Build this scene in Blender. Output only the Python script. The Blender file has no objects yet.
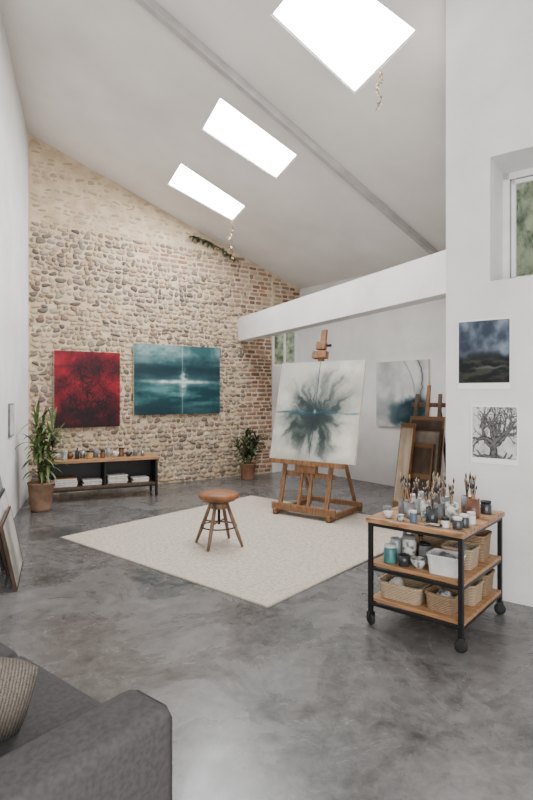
import bpy, bmesh, math, random
import numpy as np
from mathutils import Vector, Matrix, noise, Euler
random.seed(7)
FPX=533.0; CX=266.5; HZ=394.0; CH=1.5
RA,RB,RC=5.746,-0.2886,-0.1865
def roofz(x,y): return RA+RB*x+RC*y
def floorpt(px,py,z=0.0):
    d=(CH-z)*FPX/(py-HZ); return Vector(((px-CX)/FPX*d,d,z))
def roofpt(px,py):
    xx=(px-CX)/FPX; zz=(HZ-py)/FPX
    d=(RA-CH)/(zz-RB*xx-RC); return Vector((xx*d,d,CH+zz*d))
def s2l(c):
    return tuple((v/255.0/12.92) if v/255.0<=0.04045 else ((v/255.0+0.055)/1.055)**2.4 for v in c)
scn=bpy.context.scene; COL=scn.collection
# ---------------------------------------------------------------- materials
def base_mat(name):
    m=bpy.data.materials.new(name); m.use_nodes=True
    nt=m.node_tree; b=nt.nodes['Principled BSDF']; return m,nt,b
def mat(name,c1,c2=None,scale=8,stretch=(1,1,1),rough=0.6,metal=0.0,bump=0.0,detail=5,ramp=(0.35,0.65),spec=0.5,bscale=None,distort=0.0):
    m,nt,b=base_mat(name)
    b.inputs['Roughness'].default_value=rough; b.inputs['Metallic'].default_value=metal
    b.inputs['Specular IOR Level'].default_value=spec
    if c2 is None: c2=tuple(min(255,v*1.1+3) for v in c1)
    tc=nt.nodes.new('ShaderNodeTexCoord'); mp=nt.nodes.new('ShaderNodeMapping')
    mp.inputs['Scale'].default_value=stretch
    n=nt.nodes.new('ShaderNodeTexNoise'); n.inputs['Scale'].default_value=scale; n.inputs['Detail'].default_value=detail
    n.inputs['Distortion'].default_value=distort
    r=nt.nodes.new('ShaderNodeValToRGB')
    r.color_ramp.elements[0].position=ramp[0]; r.color_ramp.elements[1].position=ramp[1]
    r.color_ramp.elements[0].color=(*s2l(c1),1); r.color_ramp.elements[1].color=(*s2l(c2),1)
    L=nt.links.new
    L(tc.outputs['Object'],mp.inputs['Vector']); L(mp.outputs[0],n.inputs['Vector']); L(n.outputs['Fac'],r.inputs[0]); L(r.outputs[0],b.inputs['Base Color'])
    if bump>0:
        bp=nt.nodes.new('ShaderNodeBump'); bp.inputs['Strength'].default_value=bump; bp.inputs['Distance'].default_value=0.02
        if bscale:
            n2=nt.nodes.new('ShaderNodeTexNoise'); n2.inputs['Scale'].default_value=bscale; n2.inputs['Detail'].default_value=4
            L(mp.outputs[0],n2.inputs['Vector']); L(n2.outputs['Fac'],bp.inputs['Height'])
        else: L(n.outputs['Fac'],bp.inputs['Height'])
        L(bp.outputs[0],b.inputs['Normal'])
    return m
def attr_mat(name,rough=0.8,bump=0.15,bscale=60,spec=0.3,mult=0.3):
    m,nt,b=base_mat(name); L=nt.links.new
    a=nt.nodes.new('ShaderNodeAttribute'); a.attribute_name='Col'
    n=nt.nodes.new('ShaderNodeTexNoise'); n.inputs['Scale'].default_value=bscale; n.inputs['Detail'].default_value=4
    tc=nt.nodes.new('ShaderNodeTexCoord'); L(tc.outputs['Object'],n.inputs['Vector'])
    mx=nt.nodes.new('ShaderNodeMixRGB'); mx.blend_type='MULTIPLY'; mx.inputs[0].default_value=mult
    r=nt.nodes.new('ShaderNodeValToRGB'); r.color_ramp.elements[0].position=0.3; r.color_ramp.elements[1].position=0.7
    r.color_ramp.elements[0].color=(0.55,0.55,0.55,1)
    L(n.outputs['Fac'],r.inputs[0]); L(a.outputs['Color'],mx.inputs[1]); L(r.outputs[0],mx.inputs[2]); L(mx.outputs[0],b.inputs['Base Color'])
    bp=nt.nodes.new('ShaderNodeBump'); bp.inputs['Strength'].default_value=bump; bp.inputs['Distance'].default_value=0.01
    L(n.outputs['Fac'],bp.inputs['Height']); L(bp.outputs[0],b.inputs['Normal'])
    b.inputs['Roughness'].default_value=rough; b.inputs['Specular IOR Level'].default_value=spec
    return m
def glass_mat(name,col=(0.9,0.95,0.95),rough=0.02):
    m,nt,b=base_mat(name)
    t=nt.nodes.new('ShaderNodeBsdfTransparent'); t.inputs[0].default_value=(*col,1)
    g=nt.nodes.new('ShaderNodeBsdfGlossy'); g.inputs['Roughness'].default_value=rough
    fr=nt.nodes.new('ShaderNodeFresnel'); fr.inputs[0].default_value=1.4
    mx=nt.nodes.new('ShaderNodeMixShader'); L=nt.links.new
    L(fr.outputs[0],mx.inputs[0]); L(t.outputs[0],mx.inputs[1]); L(g.outputs[0],mx.inputs[2])
    L(mx.outputs[0],nt.nodes['Material Output'].inputs[0]); return m
def emis_mat(name,col,strength):
    m,nt,b=base_mat(name)
    e=nt.nodes.new('ShaderNodeEmission'); e.inputs[0].default_value=(*col,1); e.inputs[1].default_value=strength
    nt.links.new(e.outputs[0],nt.nodes['Material Output'].inputs[0]); return m
def weave_mat(name,c1,c2,scale=60,bump=0.6,rough=0.75):
    m,nt,b=base_mat(name); L=nt.links.new
    tc=nt.nodes.new('ShaderNodeTexCoord')
    w1=nt.nodes.new('ShaderNodeTexWave'); w1.bands_direction='Z'; w1.inputs['Scale'].default_value=scale*0.4; w1.inputs['Distortion'].default_value=2.5
    w2=nt.nodes.new('ShaderNodeTexNoise'); w2.inputs['Scale'].default_value=scale*0.9; w2.inputs['Detail'].default_value=3
    mu=nt.nodes.new('ShaderNodeMath'); mu.operation='MULTIPLY'
    L(tc.outputs['Object'],w1.inputs['Vector']); L(tc.outputs['Object'],w2.inputs['Vector'])
    L(w1.outputs['Fac'],mu.inputs[0]); L(w2.outputs['Fac'],mu.inputs[1])
    r=nt.nodes.new('ShaderNodeValToRGB'); r.color_ramp.elements[0].color=(*s2l(c1),1); r.color_ramp.elements[1].color=(*s2l(c2),1); r.color_ramp.elements[1].position=0.5
    L(mu.outputs[0],r.inputs[0]); L(r.outputs[0],b.inputs['Base Color'])
    bp=nt.nodes.new('ShaderNodeBump'); bp.inputs['Strength'].default_value=bump; bp.inputs['Distance'].default_value=0.006
    L(mu.outputs[0],bp.inputs['Height']); L(bp.outputs[0],b.inputs['Normal']); b.inputs['Roughness'].default_value=rough
    return m
def rib_mat(name,c1,c2,scale=14):
    m,nt,b=base_mat(name); L=nt.links.new
    tc=nt.nodes.new('ShaderNodeTexCoord')
    w1=nt.nodes.new('ShaderNodeTexWave'); w1.bands_direction='X'; w1.inputs['Scale'].default_value=scale; w1.inputs['Distortion'].default_value=4; w1.inputs['Detail'].default_value=3; w1.inputs['Detail Scale'].default_value=8
    L(tc.outputs['Object'],w1.inputs['Vector'])
    r=nt.nodes.new('ShaderNodeValToRGB'); r.color_ramp.elements[0].color=(*s2l(c1),1); r.color_ramp.elements[1].color=(*s2l(c2),1); r.color_ramp.elements[1].position=0.6
    L(w1.outputs['Fac'],r.inputs[0]); L(r.outputs[0],b.inputs['Base Color'])
    bp=nt.nodes.new('ShaderNodeBump'); bp.inputs['Strength'].default_value=0.7; bp.inputs['Distance'].default_value=0.006
    L(w1.outputs['Fac'],bp.inputs['Height']); L(bp.outputs[0],b.inputs['Normal']); b.inputs['Roughness'].default_value=0.95
    return m
M={}
M['plaster']=mat('white_plaster',(209,207,205),(227,225,223),scale=2.0,rough=0.9,bump=0.14,bscale=20,ramp=(0.3,0.7),detail=9)
M['ceil']=mat('ceiling_plaster',(206,201,196),(228,224,219),scale=0.9,rough=0.9,bump=0.06,bscale=12,ramp=(0.3,0.7),detail=8)
M['mortar']=mat('lime_mortar',(180,158,130),(208,188,160),scale=5,rough=0.95,bump=0.6,bscale=40)
M['stone']=attr_mat('field_stone',0.85,0.7,34,mult=0.6)
M['paint']=attr_mat('artist_paint',0.55,0.25,90,mult=0.12)
M['ink']=attr_mat('paper_print',0.7,0.0,90,mult=0.0)
def floor_mat():
    m,nt,b=base_mat('polished_concrete'); L=nt.links.new
    tc=nt.nodes.new('ShaderNodeTexCoord')
    n1=nt.nodes.new('ShaderNodeTexNoise'); n1.inputs['Scale'].default_value=1.6; n1.inputs['Detail'].default_value=14; n1.inputs['Roughness'].default_value=0.66; n1.inputs['Distortion'].default_value=0.7
    n2=nt.nodes.new('ShaderNodeTexNoise'); n2.inputs['Scale'].default_value=11; n2.inputs['Detail'].default_value=12; n2.inputs['Roughness'].default_value=0.8; n2.inputs['Distortion'].default_value=0.5
    L(tc.outputs['Object'],n1.inputs['Vector']); L(tc.outputs['Object'],n2.inputs['Vector'])
    ad=nt.nodes.new('ShaderNodeMixRGB'); ad.inputs[0].default_value=0.5
    L(n1.outputs['Fac'],ad.inputs[1]); L(n2.outputs['Fac'],ad.inputs[2])
    r=nt.nodes.new('ShaderNodeValToRGB'); r.color_ramp.elements[0].position=0.4; r.color_ramp.elements[1].position=0.61
    r.color_ramp.elements[0].color=(*s2l((60,59,59)),1); r.color_ramp.elements[1].color=(*s2l((112,110,109)),1)
    L(ad.outputs[0],r.inputs[0]); L(r.outputs[0],b.inputs['Base Color'])
    mr=nt.nodes.new('ShaderNodeMapRange'); mr.inputs['From Min'].default_value=0.35; mr.inputs['From Max'].default_value=0.65; mr.inputs['To Min'].default_value=0.2; mr.inputs['To Max'].default_value=0.34
    L(n1.outputs['Fac'],mr.inputs['Value']); L(mr.outputs[0],b.inputs['Roughness'])
    bp=nt.nodes.new('ShaderNodeBump'); bp.inputs['Strength'].default_value=0.05; bp.inputs['Distance'].default_value=0.02
    L(n1.outputs['Fac'],bp.inputs['Height']); L(bp.outputs[0],b.inputs['Normal']); return m
M['floor']=floor_mat()
M['rug']=mat('woven_rug',(156,145,133),(192,182,170),scale=26,rough=0.97,bump=0.5,ramp=(0.28,0.68),stretch=(1,1.8,1),spec=0.1,detail=12)
M['rugedge']=mat('rug_binding',(140,130,118),(158,148,136),scale=40,rough=0.97)
M['wood']=mat('oak_wood',(126,90,58),(168,127,88),scale=6,stretch=(1,9,9),rough=0.5,bump=0.08)
M['worntop']=mat('worn_paint_stained_oak',(104,76,52),(166,126,88),scale=9,stretch=(1,4,4),rough=0.5,bump=0.1,detail=10,ramp=(0.34,0.6))
M['easelwood']=mat('easel_wood',(98,68,43),(140,102,66),scale=8,stretch=(6,6,1.2),rough=0.5,bump=0.06)
M['stoolwood']=mat('stool_wood',(86,66,47),(120,94,68),scale=8,stretch=(6,6,1.2),rough=0.5,bump=0.06)
M['darkwood']=mat('dark_wood',(62,43,30),(92,66,45),scale=8,stretch=(5,5,1),rough=0.5,bump=0.06)
M['leather']=mat('tan_leather',(104,66,40),(138,90,56),scale=9,rough=0.5,bump=0.08,spec=0.3)
M['black']=mat('black_metal',(16,16,17),(25,25,26),scale=10,rough=0.45,metal=0.3)
M['rubber']=mat('black_rubber',(16,16,16),(24,24,24),scale=10,rough=0.7)
M['sofa']=mat('grey_upholstery',(68,66,66),(78,76,76),scale=60,rough=0.95,bump=0.12,bscale=500,spec=0.12)
M['piping']=mat('dark_piping',(46,44,44),(54,52,52),scale=60,rough=0.95)
M['knit']=rib_mat('knit_wool',(66,60,54),(116,107,98),36)
M['wicker']=weave_mat('wicker',(84,65,48),(158,131,100),scale=75)
M['wicker2']=weave_mat('pale_wicker',(116,98,77),(184,163,134),scale=75)
M['terra']=mat('terracotta',(128,90,68),(154,112,86),scale=8,rough=0.8)
M['potbrown']=mat('clay_pot',(122,94,74),(150,119,97),scale=9,rough=0.85,bump=0.15)
M['soil']=mat('soil',(45,34,26),(66,50,40),scale=30,rough=1,bump=0.5)
M['leaf']=mat('leaf_green',(44,66,32),(100,118,68),scale=5,rough=0.5)
M['leaf2']=mat('leaf_dark',(34,48,30),(74,90,54),scale=6,rough=0.5)
M['outleaf']=mat('outdoor_leaf',(120,134,92),(196,200,160),scale=9,rough=0.6)
M['dry']=mat('dried_leaf',(130,112,80),(168,148,106),scale=12,rough=0.8)
M['stem']=mat('stem',(84,72,48),(110,92,60),scale=12,rough=0.8)
M['whiteframe']=mat('white_painted_frame',(218,218,217),(230,230,229),scale=6,rough=0.5)
M['gasket']=mat('grey_gasket',(110,112,114),(124,126,128),scale=6,rough=0.5)
M['canvasback']=mat('canvas_edge',(200,193,181),(218,212,200),scale=20,rough=0.9)
M['steel']=mat('painted_steel',(160,157,154),(178,175,172),scale=4,rough=0.6)
M['plastic']=mat('white_plastic',(182,180,176),(206,204,200),scale=10,rough=0.4)
M['ceramic']=mat('ceramic_white',(178,174,167),(202,198,191),scale=14,rough=0.35)
M['stained']=mat('paint_stained_pot',(84,96,98),(192,188,180),scale=26,rough=0.45,detail=8,ramp=(0.42,0.54))
M['greycup']=mat('grey_stoneware',(86,86,88),(128,128,128),scale=14,rough=0.5)
M['tin']=mat('tin',(120,120,120),(156,156,156),scale=10,rough=0.35,metal=0.8)
M['teal']=mat('teal_glaze',(40,90,92),(66,122,120),scale=10,rough=0.35)
M['darkjar']=mat('dark_glass',(30,34,36),(52,56,58),scale=10,rough=0.25)
M['brown']=mat('amber_jar',(86,52,34),(112,73,47),scale=10,rough=0.3)
M['ochre']=mat('ochre',(146,114,66),(170,136,82),scale=10,rough=0.5)
M['red']=mat('red_paint',(130,42,36),(150,58,48),scale=10,rough=0.5)
M['blue']=mat('blue_paint',(56,76,100),(80,102,126),scale=10,rough=0.5)
M['paper']=mat('paper',(200,197,190),(220,217,210),scale=20,rough=0.9)
M['bristle']=mat('dark_bristle',(38,29,23),(78,58,42),scale=40,rough=0.9)
M['bristle2']=mat('hog_bristle',(136,115,88),(180,160,128),scale=40,rough=0.9)
M['glass']=glass_mat('window_glass')
M['jarglass']=mat('cloudy_glass',(130,140,140),(174,180,178),scale=10,rough=0.15)
M['sky']=emis_mat('skylight_glazing',(0.98,0.99,1.0),50.0)
M['hedge']=mat('outdoor_foliage',(84,98,62),(204,206,172),scale=7,rough=0.9,bump=0.6,ramp=(0.36,0.64),detail=10)
# ---------------------------------------------------------------- mesh helpers
def mk(name,bm,material,parent=None,loc=(0,0,0),rot=(0,0,0),smooth=False):
    me=bpy.data.meshes.new(name); bm.normal_update(); bm.to_mesh(me); bm.free()
    if material is not None: me.materials.append(M[material] if isinstance(material,str) else material)
    if smooth:
        for p in me.polygons: p.use_smooth=True
    o=bpy.data.objects.new(name,me); COL.objects.link(o)
    o.location=loc; o.rotation_euler=rot
    if parent is not None: o.parent=parent
    return o
def tag(o,label,cat,group=None):
    o['label']=label; o['category']=cat
    if group: o['group']=group
    return o
def thing(name,label,cat,loc,rz=0.0,group=None):
    e=bpy.data.objects.new(name,None); e.empty_display_size=0.1; COL.objects.link(e)
    e.location=loc; e.rotation_euler=(0,0,rz); return tag(e,label,cat,group)
def struct(o): o['kind']='structure'; return o
def bm_box(sx,sy,sz,c=(0,0,0),bevel=0.0,seg=2,bm=None,rot=None):
    nb=bmesh.new(); bmesh.ops.create_cube(nb,size=1.0)
    for v in nb.verts: v.co=Vector((v.co.x*sx,v.co.y*sy,v.co.z*sz))
    if bevel>0: bmesh.ops.bevel(nb,geom=nb.edges[:],offset=bevel,segments=seg,profile=0.5,affect='EDGES')
    T=Matrix.Translation(c)
    if rot is not None: T=T@Euler(rot).to_matrix().to_4x4()
    bmesh.ops.transform(nb,matrix=T,verts=nb.verts)
    if bm is None: return nb
    me=bpy.data.meshes.new('t'); nb.to_mesh(me); nb.free(); bm.from_mesh(me); bpy.data.meshes.remove(me); return bm
def box(name,s,c,material,parent=None,bevel=0.003,rot=(0,0,0),seg=2,smooth=False):
    return mk(name,bm_box(*s,bevel=bevel,seg=seg),material,parent,loc=c,rot=rot,smooth=smooth)
def bm_lathe(prof,seg=20,bm=None,c=(0,0,0)):
    bm=bm or bmesh.new(); rings=[]
    for r,z in prof:
        if r<1e-5: rings.append([bm.verts.new((c[0],c[1],c[2]+z))])
        else: rings.append([bm.verts.new((c[0]+r*math.cos(2*math.pi*i/seg),c[1]+r*math.sin(2*math.pi*i/seg),c[2]+z)) for i in range(seg)])
    for a,b in zip(rings,rings[1:]):
        for i in range(seg):
            j=(i+1)%seg
            if len(a)==1 and len(b)==1: continue
            if len(a)==1: bm.faces.new((a[0],b[j],b[i]))
            elif len(b)==1: bm.faces.new((a[i],a[j],b[0]))
            else: bm.faces.new((a[i],a[j],b[j],b[i]))
    bmesh.ops.recalc_face_normals(bm,faces=bm.faces[:]); return bm
def lathe(name,prof,material,parent=None,loc=(0,0,0),seg=20,rot=(0,0,0),smooth=True):
    return mk(name,bm_lathe(prof,seg),material,parent,loc,rot,smooth)
def bm_tube(pts,rad,seg=8,bm=None,closed=False):
    bm=bm or bmesh.new(); pts=[Vector(p) for p in pts]; n=len(pts)
    if not isinstance(rad,(list,tuple)): rad=[rad]*n
    rings=[]
    for i,p in enumerate(pts):
        if closed: t=(pts[(i+1)%n]-pts[i-1]).normalized()
        else: t=(pts[min(i+1,n-1)]-pts[max(i-1,0)]).normalized()
        a=Vector((0,0,1)) if abs(t.z)<0.9 else Vector((1,0,0))
        u=t.cross(a).normalized(); w=t.cross(u)
        rings.append([bm.verts.new(p+(u*math.cos(2*math.pi*k/seg)+w*math.sin(2*math.pi*k/seg))*rad[i]) for k in range(seg)])
    pr=list(zip(rings,rings[1:]))
    if closed: pr.append((rings[-1],rings[0]))
    for a,b in pr:
        for k in range(seg): bm.faces.new((a[k],a[(k+1)%seg],b[(k+1)%seg],b[k]))
    if not closed: bm.faces.new(rings[0]); bm.faces.new(rings[-1])
    bmesh.ops.recalc_face_normals(bm,faces=bm.faces[:]); return bm
def tube(name,pts,rad,material,parent=None,seg=8,smooth=True,loc=(0,0,0)):
    return mk(name,bm_tube(pts,rad,seg),material,parent,loc=loc,smooth=smooth)
def beam(name,p0,p1,w,t,material,parent=None,bevel=0.004):
    p0=Vector(p0);p1=Vector(p1); d=p1-p0; L=d.length; z=d.normalized()
    x=Vector((1,0,0)); x=(x-z*x.dot(z))
    if x.length<0.1: x=Vector((0,1,0)); x=(x-z*x.dot(z))
    x.normalize(); y=z.cross(x)
    R=Matrix((x,y,z)).transposed()
    return mk(name,bm_box(w,t,L,bevel=bevel),material,parent,loc=(p0+p1)/2,rot=R.to_euler())
def bm_tub(w,d,h,th=0.008,taper=0.88,bm=None):
    bm=bm or bmesh.new()
    def ring(sw,sd,z,r=0.18):
        out=[]; rr=r*min(sw,sd)
        for cx,cy,a0 in ((sw/2-rr,sd/2-rr,0),(-sw/2+rr,sd/2-rr,90),(-sw/2+rr,-sd/2+rr,180),(sw/2-rr,-sd/2+rr,270)):
            for k in range(4):
                a=math.radians(a0+k*30); out.append(bm.verts.new((cx+rr*math.cos(a),cy+rr*math.sin(a),z)))
        return out
    rs=[ring(w*taper,d*taper,0),ring(w*0.985,d*0.985,h-0.014),ring(w+th,d+th,h-0.014),ring(w+th,d+th,h),ring(w-th,d-th,h),ring(w*taper-2*th,d*taper-2*th,th)]
    for a,b in zip(rs,rs[1:]):
        n=len(a)
        for i in range(n): bm.faces.new((a[i],a[(i+1)%n],b[(i+1)%n],b[i]))
    bm.faces.new(rs[0]); bm.faces.new(rs[-1]); bmesh.ops.recalc_face_normals(bm,faces=bm.faces[:]); return bm
def dup(src,loc,rot,label=None):
    o=src.copy(); COL.objects.link(o); o.location=loc; o.rotation_euler=rot
    if label: o['label']=label
    for ch in src.children:
        c=ch.copy(); COL.objects.link(c); c.parent=o; c.matrix_parent_inverse=Matrix.Identity(4)
    return o
def boolean_cut(o,cutters):
    for c in cutters:
        md=o.modifiers.new('b','BOOLEAN'); md.operation='DIFFERENCE'; md.object=c; md.solver='EXACT'
    bpy.context.view_layer.update()
    dg=bpy.context.evaluated_depsgraph_get()
    me=bpy.data.meshes.new_from_object(o.evaluated_get(dg)); o.modifiers.clear(); o.data=me
    for c in cutters: bpy.data.objects.remove(c)
# ---------------------------------------------------------------- room shell
def wallmk(name,p0,p1,thick,material,z0=0.0,top=None,ext0=0.0,ext1=0.0):
    p0=Vector((p0[0],p0[1],0)); p1=Vector((p1[0],p1[1],0)); d=(p1-p0).normalized(); L=(p1-p0).length
    n=Vector((-d.y,d.x,0)); bm=bmesh.new()
    def V(s,t,zz):
        w=p0+d*s+n*t; z=(roofz(w.x,w.y)+0.04 if top is None else top) if zz is None else zz
        return bm.verts.new((s,t,z))
    a=[V(-ext0,0,z0),V(L+ext1,0,z0),V(L+ext1,0,None),V(-ext0,0,None)]
    b=[V(-ext0,thick,z0),V(L+ext1,thick,z0),V(L+ext1,thick,None),V(-ext0,thick,None)]
    bm.faces.new(a); bm.faces.new(b[::-1])
    for i in range(4): bm.faces.new((a[i],b[i],b[(i+1)%4],a[(i+1)%4]))
    bmesh.ops.recalc_face_normals(bm,faces=bm.faces[:])
    o=mk(name,bm,material,loc=p0,rot=(0,0,math.atan2(d.y,d.x))); struct(o)
    return o,(p0,d,n,L)
def wall_sz(W,px,py):
    p0,d,n,L=W; r=(px-CX)/FPX
    s=(r*p0.y-p0.x)/(d.x-r*d.y); dep=p0.y+d.y*s
    return s, CH+(HZ-py)/FPX*dep
def wall_world(W,s,z,off=0.0):
    p0,d,n,L=W; v=p0+d*s-n*off; return Vector((v.x,v.y,z))
def wall_rz(W): return math.atan2(W[1].y,W[1].x)
A=Vector((-3.47,7.76,0)); U=Vector((783.5/533,1,0)).normalized(); V_IN=Vector((390.5/533,-1,0)).normalized()
s_brick=4.33; E=A+U*5.0
wall_back,WB=wallmk('wall_back',A,A+U*s_brick,0.35,'mortar',ext0=0.3)
wall_br,WBR=wallmk('wall_back_right',A+U*s_brick,E,0.1,'plaster',ext1=0.2)
wall_side,WS=wallmk('wall_side',E,E+V_IN*4.4,0.25,'plaster')
C=Vector((1.387,4.12,0)); Cn=Vector((1.877,3.754,0)); Cd=(Cn-C).normalized()
wall_right,WR=wallmk('wall_right',C,C+Cd*2.6,0.5,'plaster')
RT=C+Vector((0.36,0.93,0)).normalized()*4.0
wall_ret,WT=wallmk('wall_return',RT,C,0.1,'plaster')
Ldir=Vector(((100-266.5)/533,1,0)).normalized()
wall_left,WL=wallmk('wall_left',A-Ldir*5.0,A,0.25,'plaster',ext1=0.0)
fl=mk('floor',bm_box(13,20,0.1,c=(0.3,3.8,-0.05)),'floor'); struct(fl)
bm=bmesh.new(); tk=0.1
nrm=Vector((-RB,-RC,1)).normalized()
poly=[A+Vector((-0.35,0.25,0)),E+Vector((0.15,0.35,0)),E+V_IN*4.1+Vector((0.2,0.1,0)),RT+Vector((0.12,-0.05,0)),C+Vector((0.25,0.45,0)),C+Cd*2.6+Vector((0.35,0.45,0)),Vector((3.6,-1.2,0)),Vector((-2.6,-1.2,0)),A-Ldir*5.0+Vector((-0.3,0,0))]
lo=[bm.verts.new((p.x,p.y,roofz(p.x,p.y))) for p in poly]; hi=[bm.verts.new(v.co+nrm*tk) for v in lo]
bm.faces.new(lo); bm.faces.new(hi[::-1])
for i in range(len(lo)):
    j=(i+1)%len(lo); bm.faces.new((lo[i],lo[j],hi[j],hi[i]))
bmesh.ops.recalc_face_normals(bm,faces=bm.faces[:])
ceiling=struct(mk('ceiling',bm,'ceil'))
sky_px=[[(270,14),(355,94),(418,31),(318,-46)],[(201,129),(277,179),(298,156),(219,97)],[(167,184),(233,221),(246,207),(180,163)]]
cut=[];quads=[]
for q in sky_px:
    P=[roofpt(*p) for p in q]; quads.append(P)
    b=bmesh.new(); l=[b.verts.new(p-nrm*0.1) for p in P]; h=[b.verts.new(p+nrm*0.5) for p in P]
    b.faces.new(l); b.faces.new(h[::-1])
    for i in range(4): b.faces.new((l[i],l[(i+1)%4],h[(i+1)%4],h[i]))
    bmesh.ops.recalc_face_normals(b,faces=b.faces[:]); cut.append(mk('cut',b,None))
boolean_cut(ceiling,cut)
wn=1
for P in quads:
    e=bpy.data.objects.new('window_%d'%wn,None); COL.objects.link(e); e['kind']='structure'; wn+=1
    c=sum(P,Vector())/4; e.location=c
    b=bmesh.new(); Q=[b.verts.new(p-c+nrm*0.03) for p in P]; b.faces.new(Q)
    mk('glass_pane',b,'sky',e)
    b=bmesh.new()
    for i in range(4):
        p,q=P[i]-c+nrm*0.027,P[(i+1)%4]-c+nrm*0.027
        ins=0.018; p2=p*(1-ins/p.length*1.4); q2=q*(1-ins/q.length*1.4)
        vs=[b.verts.new(x) for x in (p,q,q2,p2)]+[b.verts.new(x-nrm*0.02) for x in (p,q,q2,p2)]
        for f in ((0,1,2,3),(4,5,6,7),(0,1,5,4),(1,2,6,5),(2,3,7,6),(3,0,4,7)): b.faces.new([vs[k] for k in f])
    bmesh.ops.recalc_face_normals(b,faces=b.faces[:]); mk('window_frame',b,'whiteframe',e)
p=roofpt(105,-40); q=roofpt(437,252); c=(p+q)/2; L=(q-p).length; ax=(q-p).normalized(); ay=nrm.cross(ax).normalized()
R=Matrix((ax,ay,nrm)).transposed()
struct(mk('trim_1',bm_box(L,0.07,0.09,bevel=0.006),'steel',loc=c-nrm*0.045,rot=R.to_euler()))
B1=Vector((-0.522,9.77,0)); B2=Vector((1.72,5.14,0)); bd=(B2-B1).normalized(); B1b=B1-bd*0.05; B2b=B2+bd*0.45
mid=(B1b+B2b)/2; pn=Vector((-bd.y,bd.x,0))
struct(mk('trim_2',bm_box((B2b-B1b).length,0.2,0.42,bevel=0.004),'plaster',loc=(mid.x+pn.x*0.1,mid.y+pn.y*0.1,2.68),rot=(0,0,math.atan2(bd.y,bd.x))))
def wall_window(W,wall,s0,s1,z0,z1,n,inset,mull=False):
    c=bm_box(s1-s0,1.4,z1-z0,c=((s0+s1)/2,0.3,(z0+z1)/2)); co=mk('cut',c,None,loc=wall.location,rot=wall.rotation_euler)
    boolean_cut(wall,[co])
    e=bpy.data.objects.new('window_%d'%n,None); COL.objects.link(e); e['kind']='structure'
    e.location=wall.location; e.rotation_euler=wall.rotation_euler
    fw=0.04 if mull else 0.05; b=bmesh.new(); sc=(s0+s1)/2; zc=(z0+z1)/2
    bm_box(s1-s0,0.06,fw,c=(sc,inset,z0+fw/2),bm=b); bm_box(s1-s0,0.06,fw,c=(sc,inset,z1-fw/2),bm=b)
    bm_box(fw,0.06,z1-z0,c=(s0+fw/2,inset,zc),bm=b); bm_box(fw,0.06,z1-z0,c=(s1-fw/2,inset,zc),bm=b)
    if mull: bm_box(0.028,0.05,z1-z0,c=(sc,inset,zc),bm=b)
    mk('window_frame',b,'whiteframe',e)
    if not mull:
        for nm,off,w_,m_ in (('window_gasket',0.005,0.01,'gasket'),('window_sash',0.025,0.03,'whiteframe')):
            b=bmesh.new(); o_=fw+off
            bm_box(s1-s0-2*fw,0.035,w_,c=(sc,inset,z0+o_),bm=b); bm_box(s1-s0-2*fw,0.035,w_,c=(sc,inset,z1-o_),bm=b)
            bm_box(w_,0.035,z1-z0-2*fw,c=(s0+o_,inset,zc),bm=b); bm_box(w_,0.035,z1-z0-2*fw,c=(s1-o_,inset,zc),bm=b)
            mk(nm,b,m_,e)
    mk('glass_pane',bm_box(s1-s0-2*fw,0.008,z1-z0-2*fw,c=(sc,inset,zc)),'glass',e)
wall_window(WBR,wall_br,0.02,0.62,2.03,2.76,4,0.04,True)
s0,zb=wall_sz(WR,490,281); s0b,zt=wall_sz(WR,490,157)
wall_window(WR,wall_right,s0,s0+1.3,zb,zt,5,0.42)
def bush(loc,sc,label,seed=0):
    rb=random.Random(seed); o=thing('bush',label,'bush',(loc[0],loc[1],0))
    b=bmesh.new(); bmesh.ops.create_icosphere(b,subdivisions=4,radius=1)
    for v in b.verts:
        k=1+0.2*noise.fractal(v.co*3,1.0,2.0,5); v.co=Vector((v.co.x*sc[0]*k,v.co.y*sc[1]*k,v.co.z*sc[2]*k))
    vs=[v.co.copy() for v in b.verts]; zmin=min(v.z for v in vs)
    mk('branch_mass',b,'hedge',o,loc=(0,0,-zmin),smooth=True)
    b=bmesh.new()
    for i in range(3000):
        v=rb.choice(vs)*rb.uniform(1.0,1.06)-Vector((0,0,zmin)); s=rb.uniform(0.015,0.035)
        a=Vector((rb.gauss(0,1),rb.gauss(0,1),rb.gauss(0,1))).normalized()*s; c=Vector((rb.gauss(0,1),rb.gauss(0,1),rb.gauss(0,1))).normalized()*s*0.6
        q=[b.verts.new(v+a),b.verts.new(v+c),b.verts.new(v-a),b.verts.new(v-c)]; b.faces.new(q)
    mk('leaves',b,'outleaf',o)
    return o
bush((3.3,5.7),(0.75,0.8,2.3),'tall leafy bush outside the side window',1)
bush((0.9,12.9),(1.3,0.6,2.1),'leafy bush outside the small rear window',2)
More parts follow.
